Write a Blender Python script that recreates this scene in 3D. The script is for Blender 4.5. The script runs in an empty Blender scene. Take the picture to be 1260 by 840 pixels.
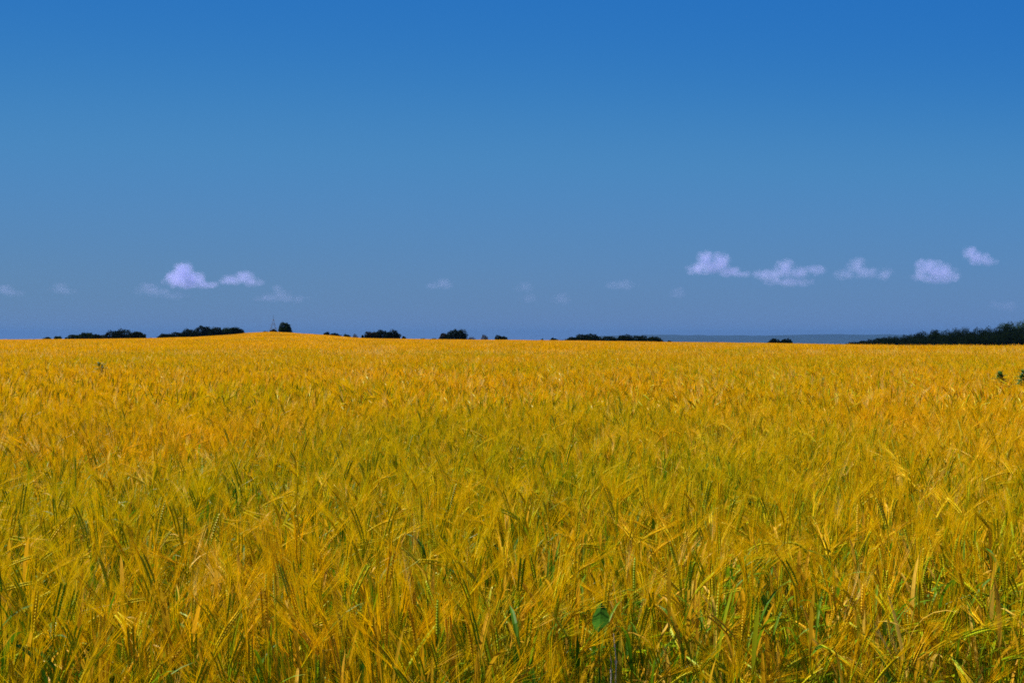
import bpy, math, random
import numpy as np
from mathutils import Vector, noise

R = math.radians
sc = bpy.context.scene
C = sc.collection

# ------------------------------------------------------------------ camera, sky, sun, exposure
F = 1225.0            # focal length in pixels of the 1260 px wide photograph
EYE = 1.50            # eye height above the soil
HY = 416.0            # row of the true horizon
cam = bpy.data.cameras.new('camera')
cam.lens = 35.0
cam.sensor_width = 36.0
cam.clip_start = 0.05
cam.clip_end = 60000
cam_o = bpy.data.objects.new('camera', cam)
C.objects.link(cam_o)
cam_o.location = (0, 0, EYE)
cam_o.rotation_euler = (R(90) - math.atan((420 - HY) / F), 0, 0)
sc.camera = cam_o

SUN_EL, SUN_AZ = R(53), R(-58)      # azimuth measured from the view direction, to the right
world = bpy.data.worlds.new('World')
sc.world = world
world.use_nodes = True
nt = world.node_tree
bg = nt.nodes['Background']
sky = nt.nodes.new('ShaderNodeTexSky')
sky.sky_type = 'NISHITA'
sky.sun_disc = False
sky.sun_elevation = SUN_EL
sky.sun_rotation = SUN_AZ
sky.altitude = 4000
sky.dust_density = 0.0
sky.air_density = 1.0
sky.ozone_density = 6.0
bg.inputs[1].default_value = 0.10
# the grade of the picture: a deep, even blue (curves on the sky's own light)
pre = nt.nodes.new('ShaderNodeMix'); pre.data_type = 'RGBA'; pre.blend_type = 'MULTIPLY'
pre.inputs[0].default_value = 1.0
pre.inputs[7].default_value = (0.1, 0.1, 0.1, 1)
cur = nt.nodes.new('ShaderNodeRGBCurve')
SKY_K = 5.0          # what the curves give is the wanted radiance; this undoes the strength and the exposure
CURVES = {0: [(0.0, .010), (.085, .017), (.154, .072), (.256, .108), (.40, .130), (.66, .150), (1, .16)],
          1: [(0.0, .08), (.17, .158), (.29, .248), (.45, .254), (.62, .250), (.8, .246), (1, .25)],
          2: [(0.0, .40), (.36, .510), (.56, .525), (.74, .488), (.84, .435), (.88, .41), (1, .42)]}
for ch, pts in CURVES.items():
    cv = cur.mapping.curves[ch]
    while len(cv.points) < len(pts):
        cv.points.new(0.5, 0.5)
    for p, (x, y) in zip(cv.points, pts):
        p.location = (x, y)
        p.handle_type = 'AUTO_CLAMPED'
cur.mapping.update()
post = nt.nodes.new('ShaderNodeMix'); post.data_type = 'RGBA'; post.blend_type = 'MULTIPLY'
post.clamp_result = False
post.inputs[0].default_value = 1.0
post.inputs[7].default_value = (SKY_K, SKY_K, SKY_K, 1)
tco = nt.nodes.new('ShaderNodeTexCoord')
sq = nt.nodes.new('ShaderNodeVectorMath'); sq.operation = 'MULTIPLY'; sq.inputs[1].default_value = (.3, 1, 1)   # an even sky from side to side
nrmz = nt.nodes.new('ShaderNodeVectorMath'); nrmz.operation = 'NORMALIZE'
nt.links.new(tco.outputs['Generated'], sq.inputs[0]); nt.links.new(sq.outputs[0], nrmz.inputs[0])
nt.links.new(nrmz.outputs[0], sky.inputs[0])
nt.links.new(sky.outputs[0], pre.inputs[6])
nt.links.new(pre.outputs[2], cur.inputs[1])
nt.links.new(cur.outputs[0], post.inputs[6])
nt.links.new(post.outputs[2], bg.inputs[0])

sun = bpy.data.lights.new('sun', 'SUN')
sun.energy = 5.0
sun.angle = R(0.53)
sun.color = (1.0, 0.93, 0.82)
sun_o = bpy.data.objects.new('sun', sun)
C.objects.link(sun_o)
sd = Vector((math.cos(SUN_EL) * math.sin(SUN_AZ), math.cos(SUN_EL) * math.cos(SUN_AZ), math.sin(SUN_EL)))
sun_o.rotation_euler = sd.to_track_quat('Z', 'Y').to_euler()
sun_o.location = (-30, 10, 60)

sc.view_settings.view_transform = 'Standard'
sc.view_settings.look = 'None'
sc.view_settings.exposure = 1.0
sc.view_settings.gamma = 1.0
sc.view_settings.use_curve_mapping = False
sc.render.engine = 'CYCLES'
sc.cycles.max_bounces = 6
sc.cycles.diffuse_bounces = 4
sc.cycles.transmission_bounces = 4
sc.cycles.volume_bounces = 3
sc.cycles.volume_step_rate = 1.0
sc.cycles.use_denoising = False
sc.cycles.use_adaptive_sampling = False
sc.cycles.filter_width = 1.7


# ------------------------------------------------------------------ helpers
def tag(o, label=None, cat=None, group=None, kind=None):
    if label: o['label'] = label
    if cat: o['category'] = cat
    if group: o['group'] = group
    if kind: o['kind'] = kind
    return o


def empty(name, loc, label, cat, group=None, rz=0):
    o = bpy.data.objects.new(name, None)
    o.empty_display_size = 0.1
    C.objects.link(o)
    o.location = loc
    o.rotation_euler = (0, 0, rz)
    return tag(o, label, cat, group)


class MB:
    """collects quads and triangles with a material slot and a random tint each, then makes one mesh"""
    def __init__(self):
        self.v, self.f, self.m, self.t = [], [], [], []

    def face(self, pts, m=0, t=0.5):
        n = len(self.v)
        self.v.extend(pts)
        self.f.append(tuple(range(n, n + len(pts))))
        self.m.append(m); self.t.append(t)

    def tube(self, path, radii, sides=3, m=0, t=0.5, cap=False):
        up = Vector((0, 0, 1))
        n0 = len(self.v)
        k = len(path)
        for i, p in enumerate(path):
            d = (path[min(i + 1, k - 1)] - path[max(i - 1, 0)])
            d = d.normalized() if d.length > 1e-9 else up
            a = d.cross(Vector((0.31, 0.95, 0.05)))
            if a.length < 1e-4: a = d.cross(Vector((1, 0, 0)))
            a.normalize()
            b = d.cross(a)
            for s in range(sides):
                an = 2 * math.pi * s / sides
                self.v.append(p + (a * math.cos(an) + b * math.sin(an)) * radii[i])
        for i in range(k - 1):
            for s in range(sides):
                q = n0 + i * sides
                self.f.append((q + s, q + (s + 1) % sides, q + sides + (s + 1) % sides, q + sides + s))
                self.m.append(m); self.t.append(t)
        if cap:
            self.f.append(tuple(n0 + (k - 1) * sides + s for s in range(sides)))
            self.m.append(m); self.t.append(t)

    def ribbon(self, path, widths, side, m=0, t=0.5):
        n0 = len(self.v)
        for p, w in zip(path, widths):
            self.v.append(p - side * (w / 2)); self.v.append(p + side * (w / 2))
        for i in range(len(path) - 1):
            q = n0 + 2 * i
            self.f.append((q, q + 1, q + 3, q + 2)); self.m.append(m); self.t.append(t)

    def spindle(self, p, d, side, length, w, th, m=0, t=0.5):
        n = d.cross(side)
        n0 = len(self.v)
        c = p + d * (length * 0.42)
        self.v += [p, c + side * w, c + n * th, c - side * w, c - n * th, p + d * length]
        for a, b in ((1, 2), (2, 3), (3, 4), (4, 1)):
            self.f.append((n0, n0 + b, n0 + a)); self.f.append((n0 + 5, n0 + a, n0 + b))
            self.m += [m, m]; self.t += [t, t]

    def extend(self, o, M, dt=0.0):
        n0 = len(self.v)
        self.v.extend([M @ p for p in o.v])
        self.f.extend([tuple(i + n0 for i in f) for f in o.f])
        self.m.extend(o.m); self.t.extend([x + dt for x in o.t])

    def mesh(self, name, mats, smooth=False):
        me = bpy.data.meshes.new(name)
        me.from_pydata([tuple(p) for p in self.v], [], self.f)
        for m in mats: me.materials.append(m)
        me.polygons.foreach_set('material_index', self.m)
        at = me.attributes.new('tint', 'FLOAT', 'FACE')
        at.data.foreach_set('value', self.t)
        if smooth: me.polygons.foreach_set('use_smooth', [True] * len(self.f))
        me.update()
        return me

    def build(self, name, mats, parent=None, smooth=False):
        o = bpy.data.objects.new(name, self.mesh(name, mats, smooth))
        C.objects.link(o)
        o.parent = parent
        return o


# ------------------------------------------------------------------ materials
def crop_material(name, stops, transl=0.35, rough=0.5, spec=0.25, nscale=0.45, namp=0.36, tamp=1.0, headland=0.115):
    """stops: colours from green to ripe; a straw's own random tint and broad ripening patches in the field choose among them"""
    m = bpy.data.materials.new(name)
    m.use_nodes = True
    t = m.node_tree
    t.nodes.clear()
    N = t.nodes.new
    L = t.links.new
    out = N('ShaderNodeOutputMaterial')
    at = N('ShaderNodeAttribute'); at.attribute_name = 'tint'
    ge = N('ShaderNodeNewGeometry')
    no = N('ShaderNodeTexNoise')
    no.inputs['Scale'].default_value = nscale
    no.inputs['Detail'].default_value = 4
    no.inputs['Roughness'].default_value = 0.62
    L(ge.outputs['Position'], no.inputs['Vector'])
    ma = N('ShaderNodeMath'); ma.operation = 'MULTIPLY_ADD'
    ma.inputs[1].default_value = tamp; ma.inputs[2].default_value = -0.5 * tamp
    L(at.outputs['Fac'], ma.inputs[0])
    mb = N('ShaderNodeMath'); mb.operation = 'MULTIPLY_ADD'
    mb.inputs[1].default_value = namp * 4; mb.inputs[2].default_value = 0.5 - namp * 2
    L(no.outputs['Fac'], mb.inputs[0])
    mc = N('ShaderNodeMath'); mc.operation = 'ADD'; mc.use_clamp = True
    sx = N('ShaderNodeSeparateXYZ'); L(ge.outputs['Position'], sx.inputs[0])
    ed = N('ShaderNodeMapRange'); ed.interpolation_type = 'SMOOTHSTEP'        # the damp headland ripens last
    ed.inputs['From Min'].default_value = 2.3; ed.inputs['From Max'].default_value = 6.5
    ed.inputs['To Min'].default_value = -headland; ed.inputs['To Max'].default_value = 0.0
    L(sx.outputs['Y'], ed.inputs['Value'])
    me_ = N('ShaderNodeMath'); me_.operation = 'ADD'
    L(mb.outputs[0], me_.inputs[0]); L(ed.outputs[0], me_.inputs[1])
    L(ma.outputs[0], mc.inputs[0]); L(me_.outputs[0], mc.inputs[1])
    ra = N('ShaderNodeValToRGB')
    el = ra.color_ramp.elements
    while len(el) < len(stops): el.new(0.5)
    for e, (p, c) in zip(el, stops):
        e.position = p; e.color = (*c, 1)
    L(mc.outputs[0], ra.inputs[0])
    pb = N('ShaderNodeBsdfPrincipled')
    pb.inputs['Roughness'].default_value = rough
    pb.inputs['Specular IOR Level'].default_value = spec
    L(ra.outputs[0], pb.inputs['Base Color'])
    if transl > 0:
        tr = N('ShaderNodeBsdfTranslucent')
        L(ra.outputs[0], tr.inputs['Color'])
        mx = N('ShaderNodeMixShader'); mx.inputs[0].default_value = transl
        L(pb.outputs[0], mx.inputs[1]); L(tr.outputs[0], mx.inputs[2])
        L(mx.outputs[0], out.inputs['Surface'])
    else:
        L(pb.outputs[0], out.inputs['Surface'])
    return m


def plain_material(name, a, b, scale=3.0, rough=0.8, transl=0.0, spec=0.2, tint=False):
    """two colours mixed by noise (or by the faces' own tint)"""
    m = bpy.data.materials.new(name)
    m.use_nodes = True
    t = m.node_tree
    N, L = t.nodes.new, t.links.new
    pb = t.nodes['Principled BSDF']
    pb.inputs['Roughness'].default_value = rough
    pb.inputs['Specular IOR Level'].default_value = spec
    mix = N('ShaderNodeMix'); mix.data_type = 'RGBA'
    mix.inputs[6].default_value = (*a, 1); mix.inputs[7].default_value = (*b, 1)
    if tint:
        s = N('ShaderNodeAttribute'); s.attribute_name = 'tint'
        L(s.outputs['Fac'], mix.inputs[0])
    else:
        ge = N('ShaderNodeNewGeometry')
        s = N('ShaderNodeTexNoise')
        s.inputs['Scale'].default_value = scale; s.inputs['Detail'].default_value = 6
        L(ge.outputs['Position'], s.inputs['Vector'])
        L(s.outputs['Fac'], mix.inputs[0])
    L(mix.outputs[2], pb.inputs['Base Color'])
    if transl:
        tr = N('ShaderNodeBsdfTranslucent')
        L(mix.outputs[2], tr.inputs['Color'])
        mx = N('ShaderNodeMixShader'); mx.inputs[0].default_value = transl
        L(pb.outputs[0], mx.inputs[1]); L(tr.outputs[0], mx.inputs[2])
        L(mx.outputs[0], t.nodes['Material Output'].inputs['Surface'])
    return m


M_AWN = crop_material('barley_awn', [(0.0, (.38, .38, .002)), (.30, (.62, .44, .001)), (.62, (.78, .415, .001)), (.92, (.82, .42, .004)), (1.0, (.88, .64, .17))],
                      transl=0.38, rough=0.42, spec=0.06)
M_EAR = crop_material('barley_ear', [(0.0, (.27, .38, .004)), (.35, (.50, .46, .004)), (.65, (.66, .44, .004)), (1.0, (.74, .44, .02))],
                      transl=0.12, rough=0.45, spec=0.12)
M_STEM = crop_material('barley_stem', [(0.0, (.11, .22, .003)), (.42, (.27, .32, .003)), (.68, (.48, .32, .005)), (.88, (.58, .31, .006)), (1.0, (.70, .46, .09))],
                       transl=0.12, rough=0.4, spec=0.12)
M_LEAF = crop_material('barley_leaf', [(0.0, (.045, .14, .004)), (.35, (.17, .28, .005)), (.55, (.42, .28, .008)), (.85, (.62, .33, .010)), (1.0, (.68, .45, .06))],
                       transl=0.35, rough=0.5, spec=0.1)
CROP = [M_AWN, M_EAR, M_STEM, M_LEAF]
AWN, EAR, STEM, LEAF = range(4)


# ------------------------------------------------------------------ lie of the land
EDGE_X = np.array([-900, -400, 0, 125, 195, 240, 270, 300, 320, 352, 366, 390, 420, 440, 465, 560, 625, 740, 815, 950, 1040, 1130, 1260, 1700, 2200], float)
EDGE_Y = np.array([419, 418, 417.8, 417.0, 416.0, 414.7, 413.0, 410.9, 409.4, 409.5, 410.7, 411.8, 414.0, 415.6, 416.5, 417.8, 418.2, 419.5, 420.6, 422.2, 424.0, 425.6, 426.6, 429, 430], float)
FIELD_END = 260.0
CANOPY = 0.80


def land(x, y):
    """height of the soil"""
    z = 0.0
    if y > 1:
        px = 630 + F * x / y
        d = y
    else:
        px = 630 + F * x / max(1.0, abs(x)) * 0.5
        d = 1
    # the drill rows run over long shallow swells
    Y = float(np.interp(px, EDGE_X, EDGE_Y))
    A = EYE - CANOPY - 0.04 + (HY - Y) / F * FIELD_END
    s = min(1.0, max(0.0, (d - 20) / (FIELD_END - 20)))
    s = s * s * (3 - 2 * s)
    z += A * s
    if d > FIELD_END:
        t = d - FIELD_END
        dr = 0.03 * t * t / (t + 60)
        z -= 120 * (1 - math.exp(-dr / 120))
    elif d > 22:
        w = min(1, (d - 22) / 10) * (1 - s)
        z += 0.09 * w * math.sin(d * 0.155 + x * 0.012 + 1.2)
    return z


def at(px, Y, d):
    """world point seen at pixel (px, Y) of the photograph at depth d"""
    return Vector(((px - 630) / F * d, d, EYE + (HY - Y) / F * d))


def make_ground():
    rs = [0.0, .6, 1.2, 2, 3, 4.5, 6.5, 9, 12, 16, 20, 25, 30, 36, 43, 51, 60, 70, 82, 96, 112, 130, 150, 172, 195, 220, 240, 252, 262, 275, 295, 320, 350, 390, 440,
          500, 580, 680, 800, 950, 1150, 1400, 1800, 2400, 3200, 4500, 6500, 9000, 13000, 18500]
    n = 360
    v, f = [], []
    for r in rs:
        for k in range(n):
            a = 2 * math.pi * k / n
            x, y = r * math.sin(a), r * math.cos(a)
            v.append((x, y, land(x, y)))
    for i in range(len(rs) - 1):
        for k in range(n):
            a, b = i * n + k, i * n + (k + 1) % n
            f.append((a, b, b + n, a + n))
    me = bpy.data.meshes.new('ground')
    me.from_pydata(v, [], f)
    me.polygons.foreach_set('use_smooth', [True] * len(f))
    m = bpy.data.materials.new('soil_and_farmland')
    m.use_nodes = True
    t = m.node_tree; N, L = t.nodes.new, t.links.new
    pb = t.nodes['Principled BSDF']; pb.inputs['Roughness'].default_value = 0.95
    pb.inputs['Specular IOR Level'].default_value = 0.1
    ge = N('ShaderNodeNewGeometry')
    n1 = N('ShaderNodeTexNoise'); n1.inputs['Scale'].default_value = 14; n1.inputs['Detail'].default_value = 8
    L(ge.outputs['Position'], n1.inputs['Vector'])
    soil = N('ShaderNodeValToRGB')
    soil.color_ramp.elements[0].position = .35; soil.color_ramp.elements[0].color = (.022, .014, .007, 1)
    soil.color_ramp.elements[1].position = .7; soil.color_ramp.elements[1].color = (.08, .05, .015, 1)
    L(n1.outputs['Fac'], soil.inputs[0])
    vo = N('ShaderNodeTexVoronoi'); vo.inputs['Scale'].default_value = 0.003
    L(ge.outputs['Position'], vo.inputs['Vector'])
    fr = N('ShaderNodeValToRGB')
    for e, (p, c) in zip([fr.color_ramp.elements[0], fr.color_ramp.elements[1], fr.color_ramp.elements.new(.5)],
                         [(0, (.04, .07, .012)), (1, (.30, .20, .03)), (.5, (.06, .085, .02))]):
        e.position = p; e.color = (*c, 1)
    sep0 = N('ShaderNodeSeparateColor'); L(vo.outputs['Color'], sep0.inputs[0]); L(sep0.outputs[0], fr.inputs[0])
    sx = N('ShaderNodeSeparateXYZ'); L(ge.outputs['Position'], sx.inputs[0])
    gt = N('ShaderNodeMath'); gt.operation = 'GREATER_THAN'; gt.inputs[1].default_value = FIELD_END + 6
    L(sx.outputs['Y'], gt.inputs[0])
    mx = N('ShaderNodeMix'); mx.data_type = 'RGBA'
    L(gt.outputs[0], mx.inputs[0]); L(soil.outputs[0], mx.inputs[6]); L(fr.outputs[0], mx.inputs[7])
    L(mx.outputs[2], pb.inputs['Base Color'])
    bp = N('ShaderNodeBump'); bp.inputs['Strength'].default_value = 0.6; bp.inputs['Distance'].default_value = 0.03
    L(n1.outputs['Fac'], bp.inputs['Height']); L(bp.outputs[0], pb.inputs['Normal'])
    me.materials.append(m)
    o = bpy.data.objects.new('ground', me)
    C.objects.link(o)
    return tag(o, kind='structure')


make_ground()


def make_far_hills():
    """long wooded ridge across the valley"""
    rng = random.Random(5)
    X = [480, 640, 700, 740, 780, 815, 850, 900, 940, 975, 1000, 1030, 1060, 1085, 1120, 1180, 1260, 1400, 1600]
    Y = [425, 421, 416.5, 413.0, 412.0, 411.6, 412.2, 412.4, 412.5, 412.0, 411.4, 411.0, 411.6, 411.2, 412, 413, 412, 411, 414]
    D = 20000.0
    v, f = [], []
    cols = 420
    rows = 14
    for i in range(cols):
        px = 480 + (1600 - 480) * i / (cols - 1)
        topY = float(np.interp(px, X, Y)) + 0.7 * noise.noise(Vector((px * .06, 0, 0))) + 0.3 * noise.noise(Vector((px * .5, 3, 0)))
        top = EYE + (HY - topY) / F * D
        x = (px - 630) / F * D
        for j in range(rows):
            s = j / (rows - 1) * 2 - 1                       # -1 front foot .. +1 back foot
            h = math.cos(s * math.pi / 2) ** 1.2
            z = -170 + (top + 170) * h
            z += 18 * h * (1 - h) * noise.noise(Vector((x * .0018, s * 4, 1)))
            v.append((x, D + s * 2400, z))
    for i in range(cols - 1):
        for j in range(rows - 1):
            a = i * rows + j
            f.append((a, a + rows, a + rows + 1, a + 1))
    me = bpy.data.meshes.new('hills')
    me.from_pydata(v, [], f)
    me.polygons.foreach_set('use_smooth', [True] * len(f))
    me.materials.append(plain_material('wooded_hillside', (.003, .008, .006), (.011, .020, .010), scale=0.002, rough=0.95))
    o = bpy.data.objects.new('hills', me)
    C.objects.link(o)
    return tag(o, kind='structure')


make_far_hills()


def make_haze():
    """thin summer air over the whole land, below the clouds"""
    x0, x1, y0, y1, z0, z1 = -23000, 23000, -23000, 23000, -190, 170
    me = bpy.data.meshes.new('haze')
    me.from_pydata([(x, y, z) for x in (x0, x1) for y in (y0, y1) for z in (z0, z1)], [],
                   [(0, 1, 3, 2), (4, 6, 7, 5), (0, 4, 5, 1), (2, 3, 7, 6), (0, 2, 6, 4), (1, 5, 7, 3)])
    m = bpy.data.materials.new('haze_air')
    m.use_nodes = True
    t = m.node_tree
    t.nodes.clear()
    out = t.nodes.new('ShaderNodeOutputMaterial')
    pv = t.nodes.new('ShaderNodeVolumePrincipled')
    pv.inputs['Color'].default_value = (.055, .163, .39, 1)
    pv.inputs['Density'].default_value = 0.000036
    pv.inputs['Anisotropy'].default_value = 0.0
    t.links.new(pv.outputs[0], out.inputs['Volume'])
    me.materials.append(m)
    o = bpy.data.objects.new('haze', me)
    C.objects.link(o)
    o.display_type = 'WIRE'
    return tag(o, kind='stuff')


HAZE = True
if HAZE: make_haze()


# ------------------------------------------------------------------ barley
def barley(rng, lod=0, style=None):
    """one straw of two-rowed barley. Returns its parts: stem, ear, awns, leaves (each an MB) and the point and direction of the ear.
    style: h height of the neck, psi azimuth of the nod, phi nod angle, ripe 0..1, ear length, lean"""
    st = style or {}
    h = st.get('h', rng.gauss(.68, .075))
    psi = st.get('psi', rng.uniform(-math.pi, math.pi))
    phi = st.get('phi', R(rng.uniform(50, 130) if rng.random() < .12 else min(80, max(3, rng.gammavariate(1.6, 13)))))
    ripe = st.get('ripe', min(1, max(0, rng.gauss((.32, .44, .6)[min(lod, 2)], (.27, .24, .13)[min(lod, 2)]))))
    el = st.get('ear', rng.uniform(.060, .088))
    lean = st.get('lean', R(rng.gauss(3, 5)))
    curl = st.get('curl', rng.uniform(.1, .5))
    W = Vector((math.cos(psi), math.sin(psi), 0))
    Z = Vector((0, 0, 1))
    side = W.cross(Z)
    S, E, A, LV = MB(), MB(), MB(), []
    # stem path
    nseg = (9, 5, 3)[lod]
    neck = 0.16
    path, ths = [Vector((0, 0, 0))], []
    n = nseg
    for i in range(n):
        u = (i + .5) / n
        L = h * 1.06 / n
        k = max(0, (u - (1 - neck / h)) / (neck / h))
        th = lean * (0.4 + u) + (phi - lean) * k ** 1.6
        ths.append(th)
        path.append(path[-1] + (W * math.sin(th) + Z * math.cos(th)) * L)
    wob = side * rng.uniform(-.012, .012)
    path = [p + wob * math.sin(3.1 * i / n) for i, p in enumerate(path)]
    if lod == 0:
        S.tube(path, [.0019 - .0009 * i / n for i in range(n + 1)], 4, STEM, ripe * .8 + rng.uniform(-.1, .1))
    elif lod == 1:
        S.tube(path, [.0021 - .0008 * i / n for i in range(n + 1)], 3, STEM, ripe * .8)
    else:
        S.ribbon(path, [.005] * (n + 1), (Vector((1, 0, 0)) * .9 + side * .3).normalized(), STEM, ripe * .8)
    # ear axis, bending on a little
    p = path[-1].copy()
    th = phi
    ng = (12, 5, 2)[lod]
    pts = [p.copy()]
    dirs = []
    for i in range(ng):
        th += curl * (1.0 / ng) * (1 if phi > .35 else .4)
        d = W * math.sin(th) + Z * math.cos(th)
        dirs.append(d)
        p = p + d * (el / ng)
        pts.append(p.copy())
    tilt = rng.uniform(0, math.pi)          # which way the two rows face
    d0 = dirs[len(dirs) // 2]
    nrm = d0.cross(side).normalized()
    flat = (side * math.cos(tilt) + nrm * math.sin(tilt)).normalized()
    al = st.get('awn', rng.uniform(.10, .145))
    et = ripe + rng.uniform(-.12, .12)
    at_ = (.32, .40, .44)[min(lod, 2)] + .32 * ripe + rng.uniform(-.10, .10) + (.5 if style is None and rng.random() < (.05, .10, .06)[min(lod, 2)] else 0)
    if lod == 0:
        for i in range(ng):
            d = dirs[i]
            for s in (-1, 1):
                o = pts[i] + flat * (s * .0024)
                gd = (d + flat * (s * .32)).normalized()
                gw = .0030 * (0.75 + .5 * math.sin(math.pi * (i + .5) / ng))
                E.spindle(o, gd, d.cross(flat).normalized(), (.0135), gw, .0024, EAR, et + rng.uniform(-.12, .12))
                ad = (d + flat * (s * rng.uniform(.03, .17)) + d.cross(flat) * rng.uniform(-.10, .10)).normalized()
                q = o + gd * .0115
                L = al * rng.uniform(.8, 1.1)
                bend = (flat * s * .5 + W * .5 - Z * .4) * rng.uniform(0, .012)
                sdv = ad.cross(Vector((rng.uniform(-1, 1), rng.uniform(-1, 1), rng.uniform(-1, 1)))).normalized()
                A.ribbon([q, q + ad * (L * .5), q + ad * L + bend], [.0008, .0006, .0002], sdv, AWN, at_ + rng.uniform(-.12, .14))
    elif lod == 1:
        E.tube(pts, [.003] + [.0052] * (ng - 1) + [.002], 4, EAR, et)
        for i in range(11):
            j = i % ng
            d = dirs[j]
            s = -1 if i % 2 else 1
            ad = (d + flat * (s * rng.uniform(.02, .18)) + d.cross(flat) * rng.uniform(-.10, .10)).normalized()
            q = pts[j]
            L = al * rng.uniform(.9, 1.15)
            sdv = ad.cross(Vector((rng.uniform(-1, 1), rng.uniform(-1, 1), rng.uniform(-1, 1)))).normalized()
            A.ribbon([q, q + ad * L * .55, q + ad * L], [.0026, .0019, .0006], sdv, AWN, at_ + rng.uniform(-.12, .14))
    else:
        E.ribbon(pts, [.006, .010, .006], (Vector((1, 0, 0)) + side * .4).normalized(), EAR, et)
        for i in range(4):
            d = dirs[-1]
            ad = (d + side * rng.uniform(-.25, .25) + d.cross(side) * rng.uniform(-.12, .12)).normalized()
            q = pts[0]
            sdv = ad.cross(Vector((rng.uniform(-1, 1), rng.uniform(-1, 1), rng.uniform(-1, 1)))).normalized()
            A.ribbon([q, q + ad * (al + el * .6)], [.005, .003], sdv, AWN, at_ + rng.uniform(-.12, .14))
    # leaves
    nl = st.get('leaves', (rng.choice((1, 2, 2, 3)), rng.choice((0, 0, 1)), 0)[lod])
    for k in range(nl):
        B = MB()
        u = (.86, .58, .36)[k % 3] + rng.uniform(-.08, .04)
        i = min(n - 1, int(u * n))
        q = path[i].lerp(path[i + 1], u * n - i)
        a = rng.uniform(0, 6.283)
        out = Vector((math.cos(a), math.sin(a), 0))
        L = rng.uniform(.10, .19)
        up = rng.uniform(.5, 1.15)
        droop = rng.choice((rng.uniform(.8, 2.2), rng.uniform(.0, .5), rng.uniform(.0, .5), rng.uniform(.0, .5), rng.uniform(.2, 1.0)))
        up = rng.uniform(.95, 1.42)
        m = (6, 3)[min(lod, 1)]
        pp, ang = [q], math.pi / 2 - (1.35 - up)
        for j in range(m):
            ang -= droop / m * (0.5 + j / m)
            pp.append(pp[-1] + (out * math.cos(ang) + Z * math.sin(ang)) * (L / m))
        sd = out.cross(Z)
        tw = rng.uniform(-.8, .8)
        w0 = rng.uniform(.0024, .0048)
        lt = rng.uniform(-.05, .42) if rng.random() < .62 - .35 * ripe else rng.uniform(.55, 1.0)
        ws = [w0 * (.7 + .6 * math.sin(math.pi * min(.8, j / m))) * (1 if j < m else .08) for j in range(m + 1)]
        n0 = len(B.v)
        for j, (pt, w) in enumerate(zip(pp, ws)):
            sdj = (sd * math.cos(tw * j / m) + Z * math.sin(tw * j / m))
            B.v.append(pt - sdj * w); B.v.append(pt + Vector((0, 0, -w * .35))); B.v.append(pt + sdj * w)
        for j in range(m):
            b = n0 + 3 * j
            for c in (0, 1):
                B.f.append((b + c, b + c + 1, b + c + 4, b + c + 3)); B.m.append(LEAF); B.t.append(lt)
        LV.append(B)
    return S, E, A, LV


def patch(seed, size, count, lod, shift=0.0):
    rng = random.Random(seed)
    P = MB()
    from mathutils import Matrix
    pool = [barley(rng, lod) for _ in range(60)]
    g = int(math.sqrt(count))
    for i in range(g):
        for j in range(g):
            x = ((i + rng.uniform(-.1, 1.1)) / g - .5) * size
            y = ((j + rng.uniform(-.1, 1.1)) / g - .5) * size
            S, E, A, LV = rng.choice(pool)
            s = rng.uniform(.90, 1.10)
            M = Matrix.Translation((x, y, 0)) @ Matrix.Rotation(rng.gauss(0, .7), 4, 'Z') @ Matrix.Scale(s, 4)
            dt = rng.gauss(0, .10 if lod < 2 else .06) + shift
            for part in (S, E, A, *LV): P.extend(part, M, dt)
    return P.mesh('barley_patch', CROP)


def straws(seed):
    rng = random.Random(seed)
    P = MB()
    from mathutils import Matrix
    S, E, A, LV = barley(rng, 0)
    for part in (S, E, A, *LV): P.extend(part, Matrix.Identity(4))
    return P.mesh('barley_straw', CROP)


N0, N1, N2, N3 = 30, 6, 4, 3
variants = [straws(100 + i) for i in range(N0)]
variants.sort(key=lambda m: float(np.mean([d.value for d in m.attributes['tint'].data])))      # greenest straws first
variants += [patch(200 + i, .5, 121, 1) for i in range(N1)]
variants += [patch(300 + i, 2.0, 1600, 2) for i in range(N2)]

# far straws seen as tufts: one broad ear-and-beard fan each
def far_patch(seed):
    rng = random.Random(seed)
    P = MB()
    for _ in range(3600):
        x, y = rng.uniform(-2.6, 2.6), rng.uniform(-2.6, 2.6)
        h = rng.gauss(.71, .03)
        p = Vector((x, y, 0))
        a = rng.uniform(-.9, .9)
        sd = Vector((math.cos(a), math.sin(a), 0))
        tip = p + Vector((rng.gauss(.05, .07), rng.gauss(0, .07), h + rng.uniform(.04, .17)))
        nk = p + Vector((rng.gauss(0, .02), rng.gauss(0, .02), h * .82))
        t = rng.gauss(.66, .09)
        P.ribbon([p + Vector((0, 0, .25)), nk], [.02, .03], sd, STEM, t + .15)
        P.ribbon([nk, nk.lerp(tip, .5), tip], [.025, .045, .012], sd, AWN, t + rng.uniform(-.1, .2))
    return P.mesh('barley_patch', CROP)


variants += [far_patch(400 + i) for i in range(N3)]
PALE = len(variants)
variants += [patch(450 + i, .5, 121, 1, .42) for i in range(3)]      # bleached strip along a tramline

rng = random.Random(11)
pts, rots, scls, vids = [], [], [], []


def slope_rot(x, y, span, rz):
    from mathutils import Matrix
    dx = (land(x + span, y) - land(x - span, y)) / (2 * span)
    dy = (land(x, y + span) - land(x, y - span)) / (2 * span)
    nz = Vector((-dx, -dy, 1)).normalized()
    q = Vector((0, 0, 1)).rotation_difference(nz)
    return (q.to_matrix() @ Matrix.Rotation(rz, 3, 'Z')).to_euler()


def put(x, y, rz, s, vid, span=0):
    pts.append((x, y, land(x, y)))
    rots.append(tuple(slope_rot(x, y, span, rz)) if span else (0, 0, rz))
    scls.append(s); vids.append(vid)


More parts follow.
